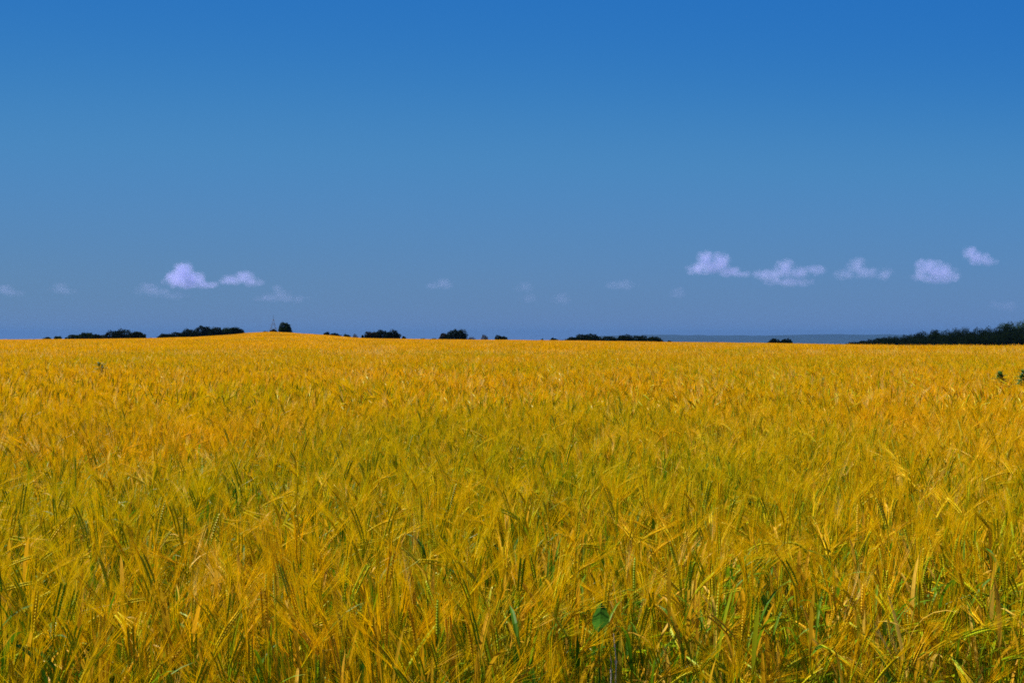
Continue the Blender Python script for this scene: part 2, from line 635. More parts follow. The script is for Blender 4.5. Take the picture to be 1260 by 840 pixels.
START, R1, R2, R3 = 2.0, 8.5, 38.0, 100.0
near_spots = []
front = lambda x: 2.22 + .27 * math.tanh(x * 1.4 - .2) + .10 * math.sin(x * 7.0) + .05 * math.sin(x * 19)      # the field's ragged near edge
STEP = 1 / math.sqrt(460)
y = START
while y < R1:
    half = .56 * y + 1.3
    x = -half
    while x < half:
        if y > front(x): near_spots.append((x + rng.uniform(-.6, .6) * STEP, y + rng.uniform(-.6, .6) * STEP))
        x += STEP
    y += STEP


def grid(y0, y1, size, va, n, scale=1.0, margin=2.0, quarter=True, span=0):
    y = y0 + size / 2
    while y < y1 + size / 2 - 1e-6:
        half = .56 * y + margin
        k = math.ceil(half / size)
        for i in range(-k, k + 1):
            x = i * size + rng.uniform(-.5, .5) * size * .2
            # straws keep their wind: small turns only, mirrored by half turns at a distance
            rz = rng.gauss(0, .35) + (rng.choice((0, math.pi)) if quarter else 0)
            v = va + rng.randrange(n)
            if size == .5 and abs(y - 34.6 - .012 * x) < .62 and rng.random() < .85: v = PALE + rng.randrange(3)
            put(x, y + rng.uniform(-.1, .1) * size, rz, scale * rng.uniform(.94, 1.06), v, span)
        y += size * .96


for _ in range(1500):                      # shorter shoots standing among the straws of the near edge
    x = rng.uniform(-2.6, 2.6)
    y = front(x) + abs(rng.gauss(0, .35))
    if y < R1 and abs(x) < .56 * y + .8 and not 722 < 630 + F * x / y < 762: put(x, y, rng.uniform(0, 6.28), rng.uniform(.62, .9), min(N0 - 1, int(N0 * rng.random() ** 1.8)))
grid(R1, R2, .5, N0, N1, quarter=False)
grid(R2, R3, 2.0, N0 + N1, N2, margin=4, span=1.0)
grid(R3, FIELD_END, 5.0, N0 + N1 + N2, N3, margin=8, span=2.5)

# ---- the straws that show largest stand as objects of their own
PROTO = {}


def barley_object(name, loc, rz, scale, parts, label, group):
    S, E, A, LV = parts
    root = empty(name, loc, label, 'barley', group, rz)
    root.scale = (scale,) * 3
    S.build('stem', CROP, root)
    e = E.build('ear', CROP, root)
    A.build('awns', CROP, e)
    for B in LV: B.build('leaf', CROP, root)
    return root


def copy_tree(o, parent=None):
    c = o.copy()
    C.objects.link(c)
    if parent is not None: c.parent = parent
    for ch in o.children: copy_tree(ch, c)
    return c


GROUP = 'barley straws along the near edge of the field'
HAND = [  # pixel of the neck, depth, style, label
    (908, 697, 2.75, dict(psi=.10, phi=R(55), ripe=.02, ear=.085, curl=.55, lean=0, leaves=1), 'bright green nodding barley ear, second highest of the green cluster right of centre'),
    (921, 678, 2.95, dict(psi=.15, phi=R(48), ripe=.10, ear=.085, curl=.9, lean=0, leaves=1), 'green barley ear arching over the top of the green cluster right of centre'),
    (906, 708, 2.70, dict(psi=-.1, phi=R(42), ripe=.05, ear=.08, curl=.4, lean=.02, leaves=1), 'slim green barley ear just under the brightest ear of the green cluster'),
    (916, 716, 2.68, dict(psi=.2, phi=R(36), ripe=.08, ear=.08, curl=.3, lean=.03, leaves=1), 'green barley ear leaning up to the right, third down in the green cluster'),
    (937, 704, 2.78, dict(psi=.1, phi=R(46), ripe=.05, ear=.07, curl=.3, lean=0, leaves=1), 'short green barley ear at the right side of the green cluster'),
    (966, 668, 2.95, dict(psi=.05, phi=R(75), ripe=.15, ear=.08, curl=1.2, lean=0, leaves=1), 'yellow green barley ear hooked over and pointing down beside the green cluster'),
    (1103, 826, 2.42, dict(psi=.1, phi=R(52), ripe=.10, ear=.09, awn=.16, curl=.1, lean=.05, leaves=1), 'large green barley ear with a long spread beard at the lower right edge'),
    (1056, 655, 3.00, dict(psi=1.2, phi=R(6), ripe=.55, ear=.085, curl=0, lean=0, leaves=1), 'upright golden barley ear with clear grain rows, above the bent orange leaf'),
    (640, 640, 3.2, dict(psi=math.pi * .95, phi=R(50), ripe=.12, ear=.085, awn=.15, curl=.5, lean=0, leaves=1), 'pale green bearded barley ear leaning left in the middle of the field edge'),
    (520, 700, 2.75, dict(psi=math.pi * .9, phi=R(42), ripe=.25, ear=.09, awn=.16, curl=.2, lean=.06, leaves=1), 'barley ear with a whitish fan of awns leaning left, lower middle'),
    (380, 755, 2.45, dict(psi=.2, phi=R(38), ripe=.12, ear=.09, curl=.1, lean=.03, leaves=2), 'yellow green barley ear with plump grains leaning right, lower left of centre'),
    (776, 735, 2.60, dict(psi=.3, phi=R(52), ripe=.05, ear=.09, curl=.4, lean=0, leaves=1), 'green barley ear bowed right above the round green leaf'),
]
rngh = random.Random(77)
hand_xy = []
for px, Y, d, st, lab in HAND:
    p = at(px, Y, d)
    st = dict(st)
    st['h'] = max(.5, p.z) / 1.0
    S = barley(rngh, 0, st)
    neck = S[1].v[0] if S[1].v else Vector((0, 0, p.z))
    # stand it so that its neck lands on the pixel
    base = Vector((p.x - neck.x, p.y - neck.y, 0))
    barley_object('barley_plant', (base.x, base.y, 0), 0, p.z / neck.z, S, lab, GROUP)
    hand_xy.append((base.x, base.y))

KINDS = [('green', dict(ripe=.10), 'green to yellow bearded barley straw rooted at the near edge of the field'),
         ('half', dict(ripe=.38), 'half ripe bearded barley straw rooted at the near edge of the field'),
         ('ripe', dict(ripe=.78), 'ripe golden bearded barley straw rooted at the near edge of the field')]
protos = {}
near_spots.sort(key=lambda s: math.hypot(s[0], s[1]))
count = 0
NEAR_MAX = 300 - len(HAND)
for x, y in near_spots:
    if any((x - hx) ** 2 + (y - hy) ** 2 < .0009 for hx, hy in hand_xy): continue
    px = 630 + F * x / y
    # thin places, where the green cluster and the oval leaf show
    if 880 < px < 1000 and 2.0 < y < 2.85 and rng.random() < .45: continue
    if 722 < px < 762 and 1.9 < y < (2.46 if rng.random() < .6 else 2.64): continue
    topY = HY + (EYE - .86) / y * F
    s = rng.uniform(.92, 1.10)
    rz = rng.uniform(0, 6.283)
    if count < NEAR_MAX and -25 < px < 1285 and topY < 850:
        k = rng.choice((0, 0, 0, 1, 1, 1, 2))
        i = rng.randrange(9)
        if (k, i) not in protos:
            r2 = random.Random(900 + k * 50 + i)
            stl = dict(KINDS[k][1]); stl['ripe'] = min(1, max(0, stl['ripe'] + r2.uniform(-.15, .15)))
            o = barley_object('barley_plant', (x, y, land(x, y)), rz, s, barley(r2, 0, stl), KINDS[k][2], GROUP)
            protos[(k, i)] = o
        else:
            o = copy_tree(protos[(k, i)])
            o.location = (x, y, land(x, y)); o.rotation_euler = (0, 0, rz); o.scale = (s,) * 3
        count += 1
    else:
        # two greener places: off to the left some metres out, and close by at the right
        g = math.exp(-((x + 2.3) / 1.5) ** 2 - ((y - 5.3) / 1.3) ** 2) + math.exp(-((x - 1.0) / .8) ** 2 - ((y - 2.2) / .7) ** 2)
        put(x, y, rz, s, min(N0 - 1, int(N0 * rng.random() ** (1 + 1.6 * g))))

# ---- all the other barley: one object that grows the meshes above on its points
me = bpy.data.meshes.new('barley_field')
me.from_pydata(pts, [], [])
a = me.attributes.new('turn', 'FLOAT_VECTOR', 'POINT'); a.data.foreach_set('vector', np.array(rots, 'f').ravel())
a = me.attributes.new('size', 'FLOAT', 'POINT'); a.data.foreach_set('value', np.array(scls, 'f'))
a = me.attributes.new('pick', 'INT', 'POINT'); a.data.foreach_set('value', np.array(vids, 'i'))
field = bpy.data.objects.new('barley_field', me)
C.objects.link(field)
tag(field, kind='stuff')
ng = bpy.data.node_groups.new('grow_barley', 'GeometryNodeTree')
ng.interface.new_socket('Geometry', in_out='INPUT', socket_type='NodeSocketGeometry')
ng.interface.new_socket('Geometry', in_out='OUTPUT', socket_type='NodeSocketGeometry')
N, L = ng.nodes.new, ng.links.new
gi, go = N('NodeGroupInput'), N('NodeGroupOutput')
iop = N('GeometryNodeInstanceOnPoints')
gti = N('GeometryNodeGeometryToInstance')
srcs = []
for i, vm in enumerate(variants):
    so = bpy.data.objects.new('barley_source', vm)
    oi = N('GeometryNodeObjectInfo')
    oi.inputs['As Instance'].default_value = False
    oi.inputs['Object'].default_value = so
    srcs.append(oi)
for oi in reversed(srcs):          # a multi-input socket takes the last link first
    L(oi.outputs['Geometry'], gti.inputs[0])


def named(n, dt):
    nd = N('GeometryNodeInputNamedAttribute')
    nd.data_type = dt
    nd.inputs['Name'].default_value = n
    return nd.outputs['Attribute']


iop.inputs['Pick Instance'].default_value = True
L(gi.outputs[0], iop.inputs['Points'])
L(gti.outputs[0], iop.inputs['Instance'])
L(named('pick', 'INT'), iop.inputs['Instance Index'])
e2r = N('FunctionNodeEulerToRotation')
L(named('turn', 'FLOAT_VECTOR'), e2r.inputs[0])
L(e2r.outputs[0], iop.inputs['Rotation'])
L(named('size', 'FLOAT'), iop.inputs['Scale'])
L(iop.outputs[0], go.inputs[0])
md = field.modifiers.new('grow_barley', 'NODES')
md.node_group = ng
print('points', len(pts), 'individual', count + len(HAND))

# ------------------------------------------------------------------ trees beyond the field
M_DARK = plain_material('dark_foliage', (.002, .007, .001), (.006, .0145, .002), tint=True, rough=0.8, transl=0.12, spec=0.03)
M_MID = plain_material('green_foliage', (.006, .019, .002), (.022, .042, .005), tint=True, rough=0.8, transl=0.12, spec=0.03)
M_BROWN = plain_material('brownish_foliage', (.014, .010, .003), (.045, .028, .008), tint=True, rough=0.8, transl=0.1, spec=0.1)
M_GREY = plain_material('bare_twigs', (.055, .050, .060), (.11, .10, .11), tint=True, rough=0.9, spec=0.05)
M_BARK = plain_material('bark', (.03, .022, .015), (.07, .05, .035), scale=4, rough=0.95)
FOL = {'dark': M_DARK, 'mid': M_MID, 'brown': M_BROWN, 'grey': M_GREY}


def crown_cloud(mb, rng, lobes, n, leaf, density=1.0, origin=Vector((0, 0, 0))):
    """leaf sprays spread through the lobes' volume, thin towards an uneven outline"""
    tot = sum(r.x * r.y * r.z for _, r in lobes)
    for c, r in lobes:
        k = int(n * r.x * r.y * r.z / tot)
        for _ in range(k):
            while True:
                d = Vector((rng.uniform(-1, 1), rng.uniform(-1, 1), rng.uniform(-1, 1)))
                if .02 < d.length < 1: break
            rad = d.length ** .45
            d.normalize()
            bump = 1 + .32 * noise.noise(d * 2.2 + c * .7) + .16 * noise.noise(d * 5.5 + c)
            p = c + Vector((d.x * r.x, d.y * r.y, d.z * r.z)) * rad * bump
            # gaps between the boughs
            if noise.noise(p * (1.3 / max(1.5, r.z)) + origin) < -.42: continue
            a = Vector((rng.gauss(0, 1), rng.gauss(0, 1), rng.gauss(0, 1))).normalized()
            b = a.orthogonal().normalized()
            w = a.cross(b)
            s = leaf * rng.uniform(.55, 1.25)
            t = min(1, max(0, .5 + .5 * noise.noise(p * .55) + rng.uniform(-.28, .28)))
            mb.face([p - b * s * .5, p + w * s * .32, p + b * s * .6, p - w * s * .32], 0, t)


def tree(px0, px1, topY, d, fol, label, name='tree', cat='tree', group=None, lobes=None, seed=1, n=None, baseY=None):
    """a tree between two columns of the photograph, its top at row topY, standing at depth d"""
    rng = random.Random(seed)
    cx = (px0 + px1) / 2
    p = at(cx, topY, d)
    g = land(p.x, p.y)
    w = (px1 - px0) / F * d * (1.2 if group and cat == 'tree' and 'lone' not in label else 1.0)
    h = p.z - g
    root = empty(name, (p.x, p.y, g), label, cat, group)
    tb = MB()
    hh = h * .62
    lean = Vector((rng.uniform(-.04, .04), rng.uniform(-.04, .04), 1))
    r0 = max(.06, h * .028)
    path = [lean * (hh * i / 5) for i in range(6)]
    tb.tube(path, [r0 * (1.25 - .17 * i) for i in range(6)], 7, 0)
    for k in range(6):
        a = k * 2.4 + rng.uniform(-.4, .4)
        b0 = lean * (hh * rng.uniform(.35, .95))
        o = Vector((math.cos(a) * w * .3, math.sin(a) * w * .3, h * rng.uniform(.10, .24)))
        tb.tube([b0, b0 + o * .5 + Vector((0, 0, .03 * h)), b0 + o], [r0 * .5, r0 * .3, r0 * .1], 5, 0)
    tb.build('trunk', [M_BARK], root, True)
    cb = MB()
    low = .10 * h if cat != 'bush' else .02 * h
    zc, rz = (h + low) / 2, (h - low) / 2
    L_ = [(Vector((0, 0, zc)), Vector((w * .45, w * .42, rz * .86)))]
    for k in range(lobes or 7):
        a = rng.uniform(0, 6.28)
        q = rng.uniform(.15, .34)
        zz = rng.uniform(.30, .80)
        fr = (1 - .55 * max(0, zz - .45))
        L_.append((Vector((math.cos(a) * w * q * fr, math.sin(a) * w * q * fr, low + (h - low) * zz)),
                   Vector((w * .21, w * .21, min(rz * .42, (h - low) * (1 - zz) * .9 + .05 * h)))))
    leaf = max(.26, .50 * d / 480)
    area = w * (h - low)
    k = n or int(min(9000, max(600, area * 62 / leaf ** 1.6 * 1.1)))
    if fol == 'grey': k = int(k * .38); leaf *= .7
    crown_cloud(cb, rng, L_, k, leaf, origin=Vector((seed * 3.1, 0, 0)))
    cb.build('crown', [FOL[fol]], root)
    return root


HEDGE = 'trees and bushes on the skyline behind the field'
TREES = [
    # px0, px1, topY, depth, foliage, label, kind
    (51, 65, 414.0, 520, 'mid', 'low olive bush at the left end of the skyline trees', 'bush'),
    (63, 77, 413.4, 525, 'mid', 'low green bush just right of the leftmost skyline bush', 'bush'),
    (78, 83, 414.6, 520, 'mid', 'tiny bush in the gap of the left skyline hedge', 'bush'),
    (84, 101, 410.6, 500, 'mid', 'spreading green tree at the left of the hedge before the domed tree', 'tree'),
    (97, 115, 408.4, 505, 'mid', 'middle tree of the small hedge left of the domed tree', 'tree'),
    (112, 128, 410.2, 500, 'dark', 'dark tree touching the domed tree from the left', 'tree'),
    (128, 150, 405.6, 480, 'dark', 'left half of the broad dark domed clump left of the hill', 'tree'),
    (140, 166, 403.6, 485, 'dark', 'tallest middle tree of the broad dark domed clump left of the hill', 'tree'),
    (160, 180, 406.6, 480, 'dark', 'right sloping tree of the broad dark domed clump left of the hill', 'tree'),
    (182, 188, 415.0, 520, 'brown', 'tiny brown bush between the domed clump and the long dark copse', 'bush'),
    (193, 212, 409.6, 470, 'dark', 'low left end tree of the long dark copse at the foot of the hill', 'tree'),
    (207, 229, 407.4, 475, 'dark', 'second tree from the low left end of the long dark copse', 'tree'),
    (222, 246, 403.6, 470, 'dark', 'rising tree left of the highest crown in the long dark copse', 'tree'),
    (238, 262, 399.6, 475, 'dark', 'highest tree of the long dark copse left of the hill', 'tree'),
    (256, 277, 401.6, 470, 'dark', 'tree just right of the highest crown in the long dark copse', 'tree'),
    (270, 290, 402.0, 475, 'mid', 'flat topped tree second from the right end of the long dark copse', 'tree'),
    (283, 300, 401.6, 470, 'dark', 'right end tree of the long dark copse, beside the hill slope', 'tree'),
    (321, 332, 406.6, 400, 'brown', 'low brown bush under the left leg of the lattice tower', 'bush'),
    (329, 343, 404.4, 395, 'brown', 'brownish bush between the lattice tower and the lone round tree', 'bush'),
    (341.5, 359.5, 395.8, 380, 'mid', 'lone round green tree on top of the yellow hill', 'tree'),
    (396, 408, 408.2, 500, 'dark', 'small dark tree first to the right of the hill', 'tree'),
    (406, 421, 408.8, 505, 'dark', 'small tree second to the right of the hill', 'tree'),
    (421, 433, 410.4, 520, 'mid', 'low greyish green bush between the small dark tree and the bare shrub', 'bush'),
    (432, 442, 409.6, 540, 'grey', 'pale bare grey shrub left of the brownish and dark clump', 'bush'),
    (444, 449, 411.0, 520, 'dark', 'narrow dark sapling left of the brownish and dark clump', 'tree'),
    (449, 464, 407.4, 500, 'brown', 'brownish tree at the left side of the double topped dark clump', 'tree'),
    (459, 480, 404.4, 505, 'dark', 'left top of the double topped dark clump right of the hill', 'tree'),
    (475, 493, 404.2, 500, 'dark', 'right top of the double topped dark clump right of the hill', 'tree'),
    (493, 500, 412.6, 515, 'dark', 'low bush at the right foot of the double topped dark clump', 'bush'),
    (513, 526, 416.0, 560, 'dark', 'flat dark bush low on the skyline left of the brown and dark dome', 'bush'),
    (527, 541, 415.2, 560, 'dark', 'flat dark bush touching the brown tree of the dark dome', 'bush'),
    (540, 553, 408.8, 500, 'brown', 'reddish brown tree leaning on the left of the black green dome', 'tree'),
    (549, 575, 404.0, 490, 'dark', 'black green dome shaped tree near the middle of the skyline', 'tree'),
    (574, 587, 412.8, 530, 'grey', 'low grey bush at the right foot of the black green dome', 'bush'),
    (590, 602, 410.2, 540, 'grey', 'pale bare round shrub standing alone right of the black green dome', 'bush'),
    (608, 627, 412.4, 500, 'dark', 'small dark domed bush standing alone right of the bare round shrub', 'bush'),
    (663, 669, 416.4, 560, 'dark', 'tiny dark bush on the bare middle stretch of skyline', 'bush'),
    (674, 688, 415.4, 540, 'dark', 'small flat dark bush left of the wedge shaped dark copse', 'bush'),
    (694, 717, 413.6, 480, 'dark', 'low thin left end of the wedge shaped dark copse', 'tree'),
    (706, 730, 410.4, 485, 'dark', 'rising tree just left of the peak of the wedge shaped dark copse', 'tree'),
    (716, 741, 409.4, 490, 'dark', 'peak tree of the wedge shaped dark copse right of the middle', 'tree'),
    (737, 760, 412.8, 485, 'dark', 'low tree in the dip of the wedge shaped dark copse', 'tree'),
    (756, 780, 411.6, 490, 'dark', 'round tree right of the dip in the wedge shaped dark copse', 'tree'),
    (774, 797, 412.2, 485, 'dark', 'second round tree right of the dip in the wedge shaped dark copse', 'tree'),
    (792, 815, 414.0, 480, 'dark', 'low right end of the wedge shaped dark copse, before the blue hills', 'tree'),
    (819, 831, 418.6, 620, 'dark', 'tiny dark bush before the left part of the blue hills', 'bush'),
    (838, 847, 419.6, 620, 'dark', 'tiny dark bush, second one before the blue hills', 'bush'),
    (877, 885, 420.4, 620, 'dark', 'tiny dark speck of a bush before the middle of the blue hills', 'bush'),
    (922, 932, 420.6, 620, 'dark', 'tiny dark bush left of the flat topped bush before the blue hills', 'bush'),
    (943, 962, 416.4, 480, 'dark', 'left half of the flat topped dark bush alone before the blue hills', 'bush'),
    (957, 977, 416.2, 483, 'dark', 'right half of the flat topped dark bush alone before the blue hills', 'bush'),
    (1246, 1290, 392.6, 800, 'mid', 'lighter green high tree rising behind the dark wood at the right edge', 'tree'),
    (1226, 1252, 395.4, 790, 'mid', 'lighter green tree on the shoulder of the dark wood by the right edge', 'tree'),
]
for i, (a0, a1, ty, d, fo, lab, kind) in enumerate(TREES):
    tree(a0, a1, ty, d, fo, lab, 'tree' if kind == 'tree' else 'bush', kind, HEDGE, seed=500 + i)


def make_wood():
    """the dark wood on the rise at the right: one unbroken mass of crowns"""
    X = [1030, 1044, 1054, 1066, 1080, 1095, 1110, 1118, 1125, 1137, 1150, 1175, 1200, 1225, 1240, 1300, 1400, 1500]
    Y = [423, 420.6, 419.4, 417.6, 414.2, 413, 412.2, 410.6, 408.2, 405.6, 404.2, 403.4, 402.4, 401.0, 399.6, 398, 396, 398]
    rng = random.Random(31)
    mb = MB()
    px = 1034.0
    while px < 1480:
        for row in range(4):
            d = 440 + row * 34 + rng.uniform(-10, 10)
            q = px + rng.uniform(-5, 5)
            top = float(np.interp(q, X, Y)) + rng.uniform(-.5, .7) + (3 - row) * (4.6 if q > 1100 else 1.6) * rng.uniform(.6, 1.1)
            p = at(q, top, d)
            g = land(p.x, d)
            h = p.z - g
            if h < 1.0: continue
            w = rng.uniform(5.5, 9.0) * (1 if q > 1075 else .6)
            lob = [(Vector((p.x, d, g + h * .52)), Vector((w * .42, w * .42, h * .44)))]
            for k in range(4):
                a = rng.uniform(0, 6.28)
                lob.append((Vector((p.x + math.cos(a) * w * .34, d + math.sin(a) * w * .34, g + h * rng.uniform(.45, .80))), Vector((w * .22, w * .22, h * .16))))
            crown_cloud(mb, rng, lob, 3300, .40)
            if row == 0:
                mb.tube([Vector((p.x, d, g)), Vector((p.x, d, g + h * .6))], [.22, .10], 6, 1)
        px += 7.5
    o = mb.build('woodland', [M_DARK, M_BARK])
    tag(o, 'dark green wood covering the low rise at the right', kind='stuff')


make_wood()

# ------------------------------------------------------------------ lattice tower on the hill
M_STEEL = plain_material('weathered_steel', (.05, .06, .09), (.09, .10, .14), scale=1.0, rough=0.6, spec=0.4)


def make_tower():
    d = 560.0
    top = at(336.4, 387.2, d)
    g = land(top.x, d)
    H = top.z - g
    root = empty('lattice_tower', (top.x, d, g), 'thin grey lattice tower on splayed legs behind the yellow hill', 'tower')
    zt = at(0, 393.4, d).z - g               # where the legs meet
    half = 3.9 / F * d * zt / (zt - (at(0, 404, d).z - g))   # leg spread at the foot
    half = min(half, 4.5)
    Z = lambda z: half * (1 - z / zt) + .12
    for sx in (-1, 1):
        for sy in (-1, 1):
            b = MB()
            b.tube([Vector((sx * Z(z), sy * Z(z), z)) for z in (0, zt * .35, zt * .7, zt)], [.08, .07, .06, .06], 4, 0)
            b.build('leg', [M_STEEL], root)
    for fr in (.28, .52, .72, .88):
        z = zt * fr
        r = Z(z)
        b = MB()
        c = [Vector((-r, -r, z)), Vector((r, -r, z)), Vector((r, r, z)), Vector((-r, r, z))]
        for k in range(4): b.tube([c[k], c[(k + 1) % 4]], [.09, .09], 4, 0)
        zl = zt * (fr - .2)
        rl = Z(zl)
        cl = [Vector((-rl, -rl, zl)), Vector((rl, -rl, zl)), Vector((rl, rl, zl)), Vector((-rl, rl, zl))]
        for k in range(4): b.tube([cl[k], c[(k + 1) % 4]], [.07, .07], 4, 0)
        b.build('brace', [M_STEEL], root)
    b = MB()
    b.tube([Vector((0, 0, zt - .3)), Vector((0, 0, zt + (H - zt) * .5)), Vector((0, 0, H))], [.11, .08, .05], 6, 0)
    b.build('mast', [M_STEEL], root, True)
    b = MB()
    b.tube([Vector((-.8, 0, zt)), Vector((.8, 0, zt))], [.12, .12], 4, 0)
    b.tube([Vector((0, -.8, zt)), Vector((0, .8, zt))], [.12, .12], 4, 0)
    b.build('platform', [M_STEEL], root)


make_tower()

# ------------------------------------------------------------------ weeds standing in the crop
M_WEED = plain_material('weed_green', (.014, .060, .007), (.045, .130, .012), tint=True, rough=0.5, transl=0.25, spec=0.2)
M_WEEDDRY = plain_material('weed_dry', (.025, .016, .008), (.07, .045, .015), tint=True, rough=0.8, transl=0.1, spec=0.1)


def weed(px, topY, botY, wpx, d, label, leaves=14, mat=None, seed=1, tilt=0.0, bent=False, cat='weed', name='weed_plant'):
    rng = random.Random(seed)
    mat = mat or M_WEED
    p = at(px, topY, d)
    g = land(p.x, d)
    h = p.z - g
    w = wpx * 1.35 / F * d
    vis = (botY - topY) / F * d
    root = empty(name, (p.x, d, g), label, cat, 'weeds standing in the barley')
    b = MB()
    tipx = tilt * w
    path = [Vector((tipx * u * u, 0, h * .97 * u)) for u in (0, .25, .5, .75, .9, 1)]
    b.tube(path, [.006, .0055, .005, .004, .003, .002], 6, 0, .3)
    b.build('stem', [mat], root)
    for k in range(leaves):
        u = k / leaves
        z = h - vis * (1 - u) * 1.05
        a = k * 2.4 + rng.uniform(-.3, .3)
        out = Vector((math.cos(a), math.sin(a), 0))
        L = w * .62 * (1 - .62 * u) * rng.uniform(.8, 1.15)
        sd = out.cross(Vector((0, 0, 1)))
        q = Vector((tipx * (z / h) ** 2, 0, z))
        lb = MB()
        pts_, ang = [q], rng.uniform(.25, .7) + .7 * u
        m = 6
        for j in range(m):
            ang -= .22
            pts_.append(pts_[-1] + (out * math.cos(ang) + Vector((0, 0, 1)) * math.sin(ang)) * (L / m))
        base = L * .46
        t = rng.uniform(0, 1)
        for j in range(m):                                 # jagged lobes along the blade
            w0 = base * (1 - j / m) * (1.15 if j % 2 else .62)
            w1 = base * (1 - (j + 1) / m) * (1.15 if (j + 1) % 2 else .62)
            A0, A1 = pts_[j], pts_[j + 1]
            lb.face([A0, A0 + sd * w0 - Vector((0, 0, w0 * .3)), A1 + sd * w1 - Vector((0, 0, w1 * .3)), A1], 0, t)
            lb.face([A0, A1, A1 - sd * w1 - Vector((0, 0, w1 * .3)), A0 - sd * w0 - Vector((0, 0, w0 * .3))], 0, t)
        lb.build('leaf', [mat], root)
    return root


weed(1230.5, 457.5, 475, 21, 11.68, 'dark green spiny weed with stacked leaves, whole in view at the right of the field', 20, seed=1)
weed(1259.5, 455.5, 473, 20, 11.20, 'dark green weed cut by the right edge of the photo', 20, seed=2)
weed(123.5, 446.5, 460, 18, 16.00, 'bushy green weed sticking out of the crop at the left', 18, seed=3)
weed(171.5, 449.0, 461, 7, 15.60, 'small brownish bent weed just right of the bushy green weed', 7, mat=M_WEEDDRY, seed=4, tilt=.4)
weed(1012.5, 464.0, 474, 9, 12.40, 'small green weed low in the crop right of the middle', 10, seed=5)
weed(760, 452.0, 459, 7, 16.40, 'tiny dark weed in the crop right of the middle, under the copse', 7, seed=6)
weed(420.5, 451.0, 470, 4, 13.20, 'dry dark upright stalk in the crop below the small trees', 4, mat=M_WEEDDRY, seed=7, tilt=.5)
weed(52.5, 426.2, 430, 6, 56.00, 'dark weed at the left end of the little far row', 8, mat=M_WEEDDRY, seed=8)
weed(58.5, 427.0, 430, 5, 56.00, 'dark weed in the middle of the little far row', 8, mat=M_WEEDDRY, seed=9)
weed(64.5, 426.6, 430, 3, 56.00, 'thin weed at the right end of the little far row', 6, mat=M_WEEDDRY, seed=10)
weed(122.0, 427.4, 431, 5, 52.80, 'lone brown weed far off below the domed clump', 8, mat=M_WEEDDRY, seed=11)
weed(242.0, 418.6, 421.4, 7, 96.00, 'brown weed patch far off below the long dark copse', 9, mat=M_WEEDDRY, seed=12)
weed(769.0, 433.8, 437, 6, 38.40, 'dark far weed in the crop below the wedge shaped copse', 8, seed=13)


M_OVAL = plain_material('oval_leaf_blade', (.035, .13, .012), (.06, .17, .016), scale=60, rough=0.45, transl=0.45, spec=0.2)


def round_leaf():
    d = 2.42
    p = at(739, 742, d)
    g = 0.0
    root = empty('broad_leaf_weed', (p.x, d, g), 'weed with one oval deep green leaf between the straws at the lower edge', 'weed')
    b = MB()
    foot = at(737, 775, d)
    b.tube([Vector((.01, 0, 0)), Vector((0, 0, foot.z * .5)), foot - Vector((p.x, d, 0))], [.003, .0028, .002], 6, 0, .6)
    b.build('stem', [M_OVAL], root, True)
    lb = MB()
    a = foot - Vector((p.x, d, 0))
    top = at(739.5, 741, d - .03) - Vector((p.x, d, 0))
    ax = top - a
    sd = Vector((1, .25, 0)).normalized()
    n = 10
    for j in range(n):
        for c in range(-3, 3):
            def P(jj, cc):
                u = jj / n
                w = .0215 * math.sin(math.pi * min(1, u * .97 + .03)) ** .75
                return a + ax * u + sd * (cc / 3 * w) + Vector((0, -.010 * abs(cc / 3) - .012 * math.sin(math.pi * u), .002 * math.sin(u * 19 + cc)))
            lb.face([P(j, c), P(j, c + 1), P(j + 1, c + 1), P(j + 1, c)], 0, .15 + .1 * (c == -1 or c == 0))
    lb.build('leaf', [M_OVAL], root)


round_leaf()

M_STRAW = plain_material('bleached_straw', (.55, .46, .42), (.74, .66, .60), scale=40, rough=0.45, spec=0.4)
M_DRYLEAF = plain_material('dry_leaf', (.52, .26, .012), (.66, .36, .04), scale=60, rough=0.5, transl=0.3)
for k, (x0, y0, x1, y1, lab) in enumerate([
        (755.2, 779, 757.5, 850, 'longer of the two bleached white stalks under the round green leaf'),
        (751.2, 801, 751.6, 850, 'shorter of the two bleached white stalks under the round green leaf')]):
    d = 2.50
    a, b_ = at(x0, y0, d), at(x1, y1, d)
    root = empty('dry_stalk', (b_.x, d, 0), lab, 'stalk', 'bleached stalks at the lower edge')
    s = MB()
    q = a - Vector((b_.x, d, 0))
    s.tube([Vector((.004, .01, 0)), Vector((0, 0, b_.z)), Vector((.0015, 0, (b_.z + a.z) / 2)), q], [.0018, .0017, .0016, .0010], 6, 0)
    s.build('stem', [M_STRAW], root, True)
    s = MB()
    s.tube([Vector((.001, 0, (b_.z + a.z) / 2 - .004)), Vector((.0015, 0, (b_.z + a.z) / 2 + .004))], [.0030, .0030], 6, 0)
    s.build('node', [M_STRAW], root, True)


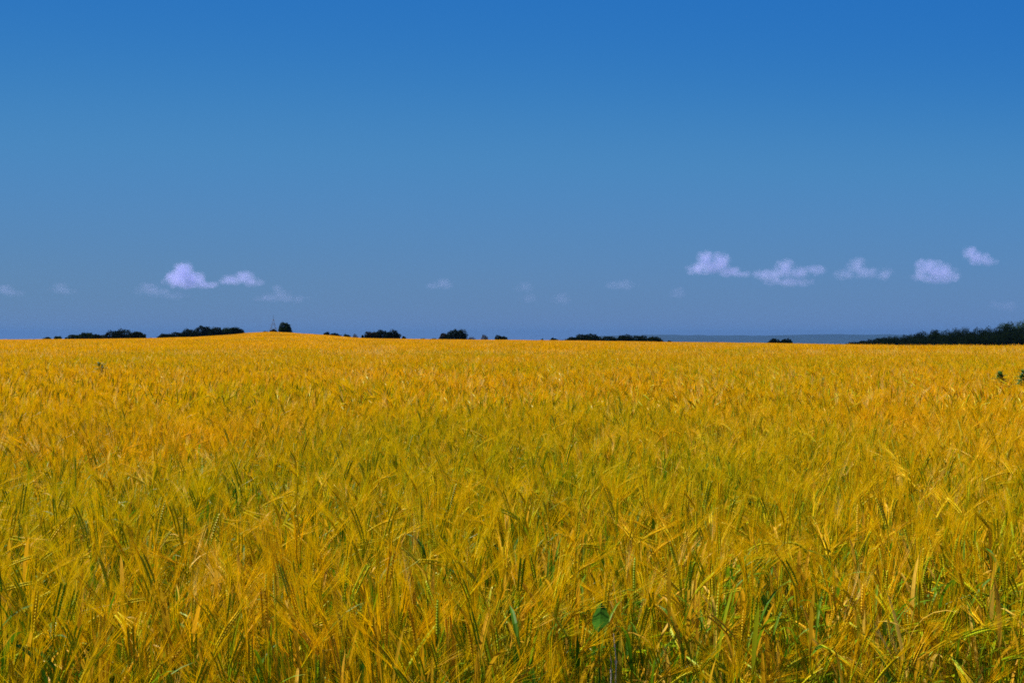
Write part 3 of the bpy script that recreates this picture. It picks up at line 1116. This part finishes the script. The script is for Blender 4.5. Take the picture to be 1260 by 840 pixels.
# ------------------------------------------------------------------ small fair-weather clouds
def cloud(label, lobes, dens, seed, d=12000.0, amp=.85, detail=8):
    """lobes: (px, Y, half width px, half height px); soft air with noise inside a lobed hull"""
    k = d / F
    c0 = lobes[0]
    org = at(c0[0], c0[1], d)
    lobes = [(x, y, rx * 1.15, ry * 1.2) for x, y, rx, ry in lobes]
    LB = [(Vector(((x - c0[0]) * k, (random.Random(seed + i).uniform(-.3, .3)) * rx * k, (c0[1] - y) * k)), Vector((rx * k, min(rx, ry * 1.3) * k, ry * k))) for i, (x, y, rx, ry) in enumerate(lobes)]
    mb = MB()
    nu, nv = 20, 12
    for c, r in LB:
        n0 = len(mb.v)
        for j in range(nv + 1):
            th = math.pi * j / nv
            for i in range(nu):
                a = 2 * math.pi * i / nu
                mb.v.append(c + Vector((r.x * math.sin(th) * math.cos(a), r.y * math.sin(th) * math.sin(a), r.z * math.cos(th))) * 1.0)
        for j in range(nv):
            for i in range(nu):
                q = n0 + j * nu + i
                e = n0 + j * nu + (i + 1) % nu
                mb.f.append((q, q + nu, e + nu, e)); mb.m.append(0); mb.t.append(0)
    m = bpy.data.materials.new('cloud_vapour')
    m.use_nodes = True
    t = m.node_tree
    t.nodes.clear()
    N, L = t.nodes.new, t.links.new
    out = N('ShaderNodeOutputMaterial')
    pv = N('ShaderNodeVolumePrincipled')
    pv.inputs['Color'].default_value = (.54, .56, .96, 1)
    pv.inputs['Anisotropy'].default_value = .0
    tc = N('ShaderNodeTexCoord')
    prev = None
    for c, r in LB:
        s = N('ShaderNodeVectorMath'); s.operation = 'SUBTRACT'; s.inputs[1].default_value = c
        L(tc.outputs['Object'], s.inputs[0])
        v = N('ShaderNodeVectorMath'); v.operation = 'DIVIDE'; v.inputs[1].default_value = r
        L(s.outputs[0], v.inputs[0])
        ln = N('ShaderNodeVectorMath'); ln.operation = 'LENGTH'
        L(v.outputs[0], ln.inputs[0])
        o1 = N('ShaderNodeMath'); o1.operation = 'SUBTRACT'; o1.inputs[0].default_value = 1.0
        L(ln.outputs['Value'], o1.inputs[1])
        if prev is None: prev = o1
        else:
            mx = N('ShaderNodeMath'); mx.operation = 'MAXIMUM'
            L(prev.outputs[0], mx.inputs[0]); L(o1.outputs[0], mx.inputs[1])
            prev = mx
    no = N('ShaderNodeTexNoise'); no.noise_dimensions = '4D'
    no.inputs['W'].default_value = seed * 1.7
    no.inputs['Scale'].default_value = 1 / (11 * k)
    no.inputs['Detail'].default_value = detail
    no.inputs['Roughness'].default_value = .58
    L(tc.outputs['Object'], no.inputs['Vector'])
    ad = N('ShaderNodeMath'); ad.operation = 'MULTIPLY_ADD'; ad.inputs[1].default_value = amp * 3
    L(no.outputs['Fac'], ad.inputs[0])
    off = N('ShaderNodeMath'); off.operation = 'SUBTRACT'; off.inputs[1].default_value = amp * 1.5 + .09
    L(prev.outputs[0], off.inputs[0])
    L(off.outputs[0], ad.inputs[2])
    mr = N('ShaderNodeMapRange'); mr.clamp = True
    mr.inputs['From Min'].default_value = 0.0; mr.inputs['From Max'].default_value = .75
    mr.inputs['To Max'].default_value = dens * (.62 if dens > .9 else .42) / (30 * k)
    L(ad.outputs[0], mr.inputs['Value'])
    # nothing outside the lobes themselves
    gt = N('ShaderNodeMapRange'); gt.clamp = True; gt.inputs['From Max'].default_value = .12
    L(prev.outputs[0], gt.inputs['Value'])
    mu = N('ShaderNodeMath'); mu.operation = 'MULTIPLY'
    L(mr.outputs[0], mu.inputs[0]); L(gt.outputs[0], mu.inputs[1])
    L(mu.outputs[0], pv.inputs['Density'])
    L(pv.outputs[0], out.inputs['Volume'])
    m.cycles.volume_step_rate = .3
    o = mb.build('cloud', [m])
    o.location = org
    md = o.modifiers.new('merge', 'REMESH')            # the lobes become one closed hull
    md.mode = 'VOXEL'
    md.voxel_size = 1.4 * k
    return tag(o, label, 'cloud', 'small white clouds low over the horizon')


cloud('tallest white puff of cloud at the left, domed like a cauliflower', [(226, 338, 15, 16), (216, 343, 14, 11), (238, 343, 16, 11), (229, 348, 28, 8), (250, 350, 20, 5)], 3.2, 1)
cloud('small faint cloud left below the tallest left puff', [(181, 354, 17, 7), (196, 360, 30, 6), (215, 364, 22, 5)], .75, 2)
cloud('flat based cloud right of the tallest left puff', [(300, 343, 20, 9), (289, 345, 20, 7), (310, 347, 16, 6)], 2.0, 3)
cloud('thin ragged cloud above the lattice tower', [(345, 365, 22, 8), (362, 368, 26, 5), (326, 367, 16, 5), (341, 355, 8, 6)], .7, 4)
cloud('faint cloud cut by the left edge of the photo', [(4, 357, 17, 7), (14, 360, 16, 5)], .8, 5)
cloud('very faint cloud wisp high above the domed clump', [(72, 355, 14, 8), (84, 359, 14, 5)], .45, 6)
cloud('small faint oval cloud left of the photo middle', [(544, 350, 18, 7), (536, 352, 12, 5)], .85, 7)
cloud('very faint cloud wisp just right of the photo middle', [(645, 354, 14, 7), (650, 366, 14, 6)], .4, 8)
cloud('very faint small wisp right of the middle wisp', [(690, 368, 14, 8)], .35, 9)
cloud('small faint flat cloud left of the bright ragged one', [(765, 351, 22, 7), (756, 350, 12, 6)], .6, 10)
cloud('very faint wisp below and left of the bright ragged cloud', [(833, 361, 12, 8)], .4, 11)
cloud('brightest ragged cloud with two white heads, right of the middle', [(867, 321, 12, 13), (886, 322, 14, 12), (876, 329, 24, 9), (860, 331, 17, 8), (898, 334, 18, 7), (912, 337, 13, 5)], 2.4, 12)
cloud('wide layered cloud with a small peak right of the brightest one', [(964, 332, 14, 14), (980, 336, 16, 9), (950, 338, 24, 9), (968, 347, 34, 7), (1002, 333, 16, 7)], 1.5, 13)
cloud('faint broad cloud between the layered cloud and the plump one', [(1052, 328, 14, 11), (1068, 335, 22, 8), (1040, 338, 18, 7), (1088, 337, 13, 8)], .95, 14)
cloud('plump rounded cloud second from the right', [(1140, 330, 14, 13), (1152, 333, 20, 12), (1164, 338, 18, 10), (1135, 341, 18, 6), (1155, 343, 28, 6)], 1.9, 15)
cloud('small bright slanting cloud at the far right', [(1192, 312, 10, 9), (1201, 317, 16, 9), (1211, 322, 16, 6)], 2.2, 16)
cloud('very faint cloud wisp low above the dark wood', [(1238, 377, 16, 7), (1225, 374, 12, 5)], .4, 17)
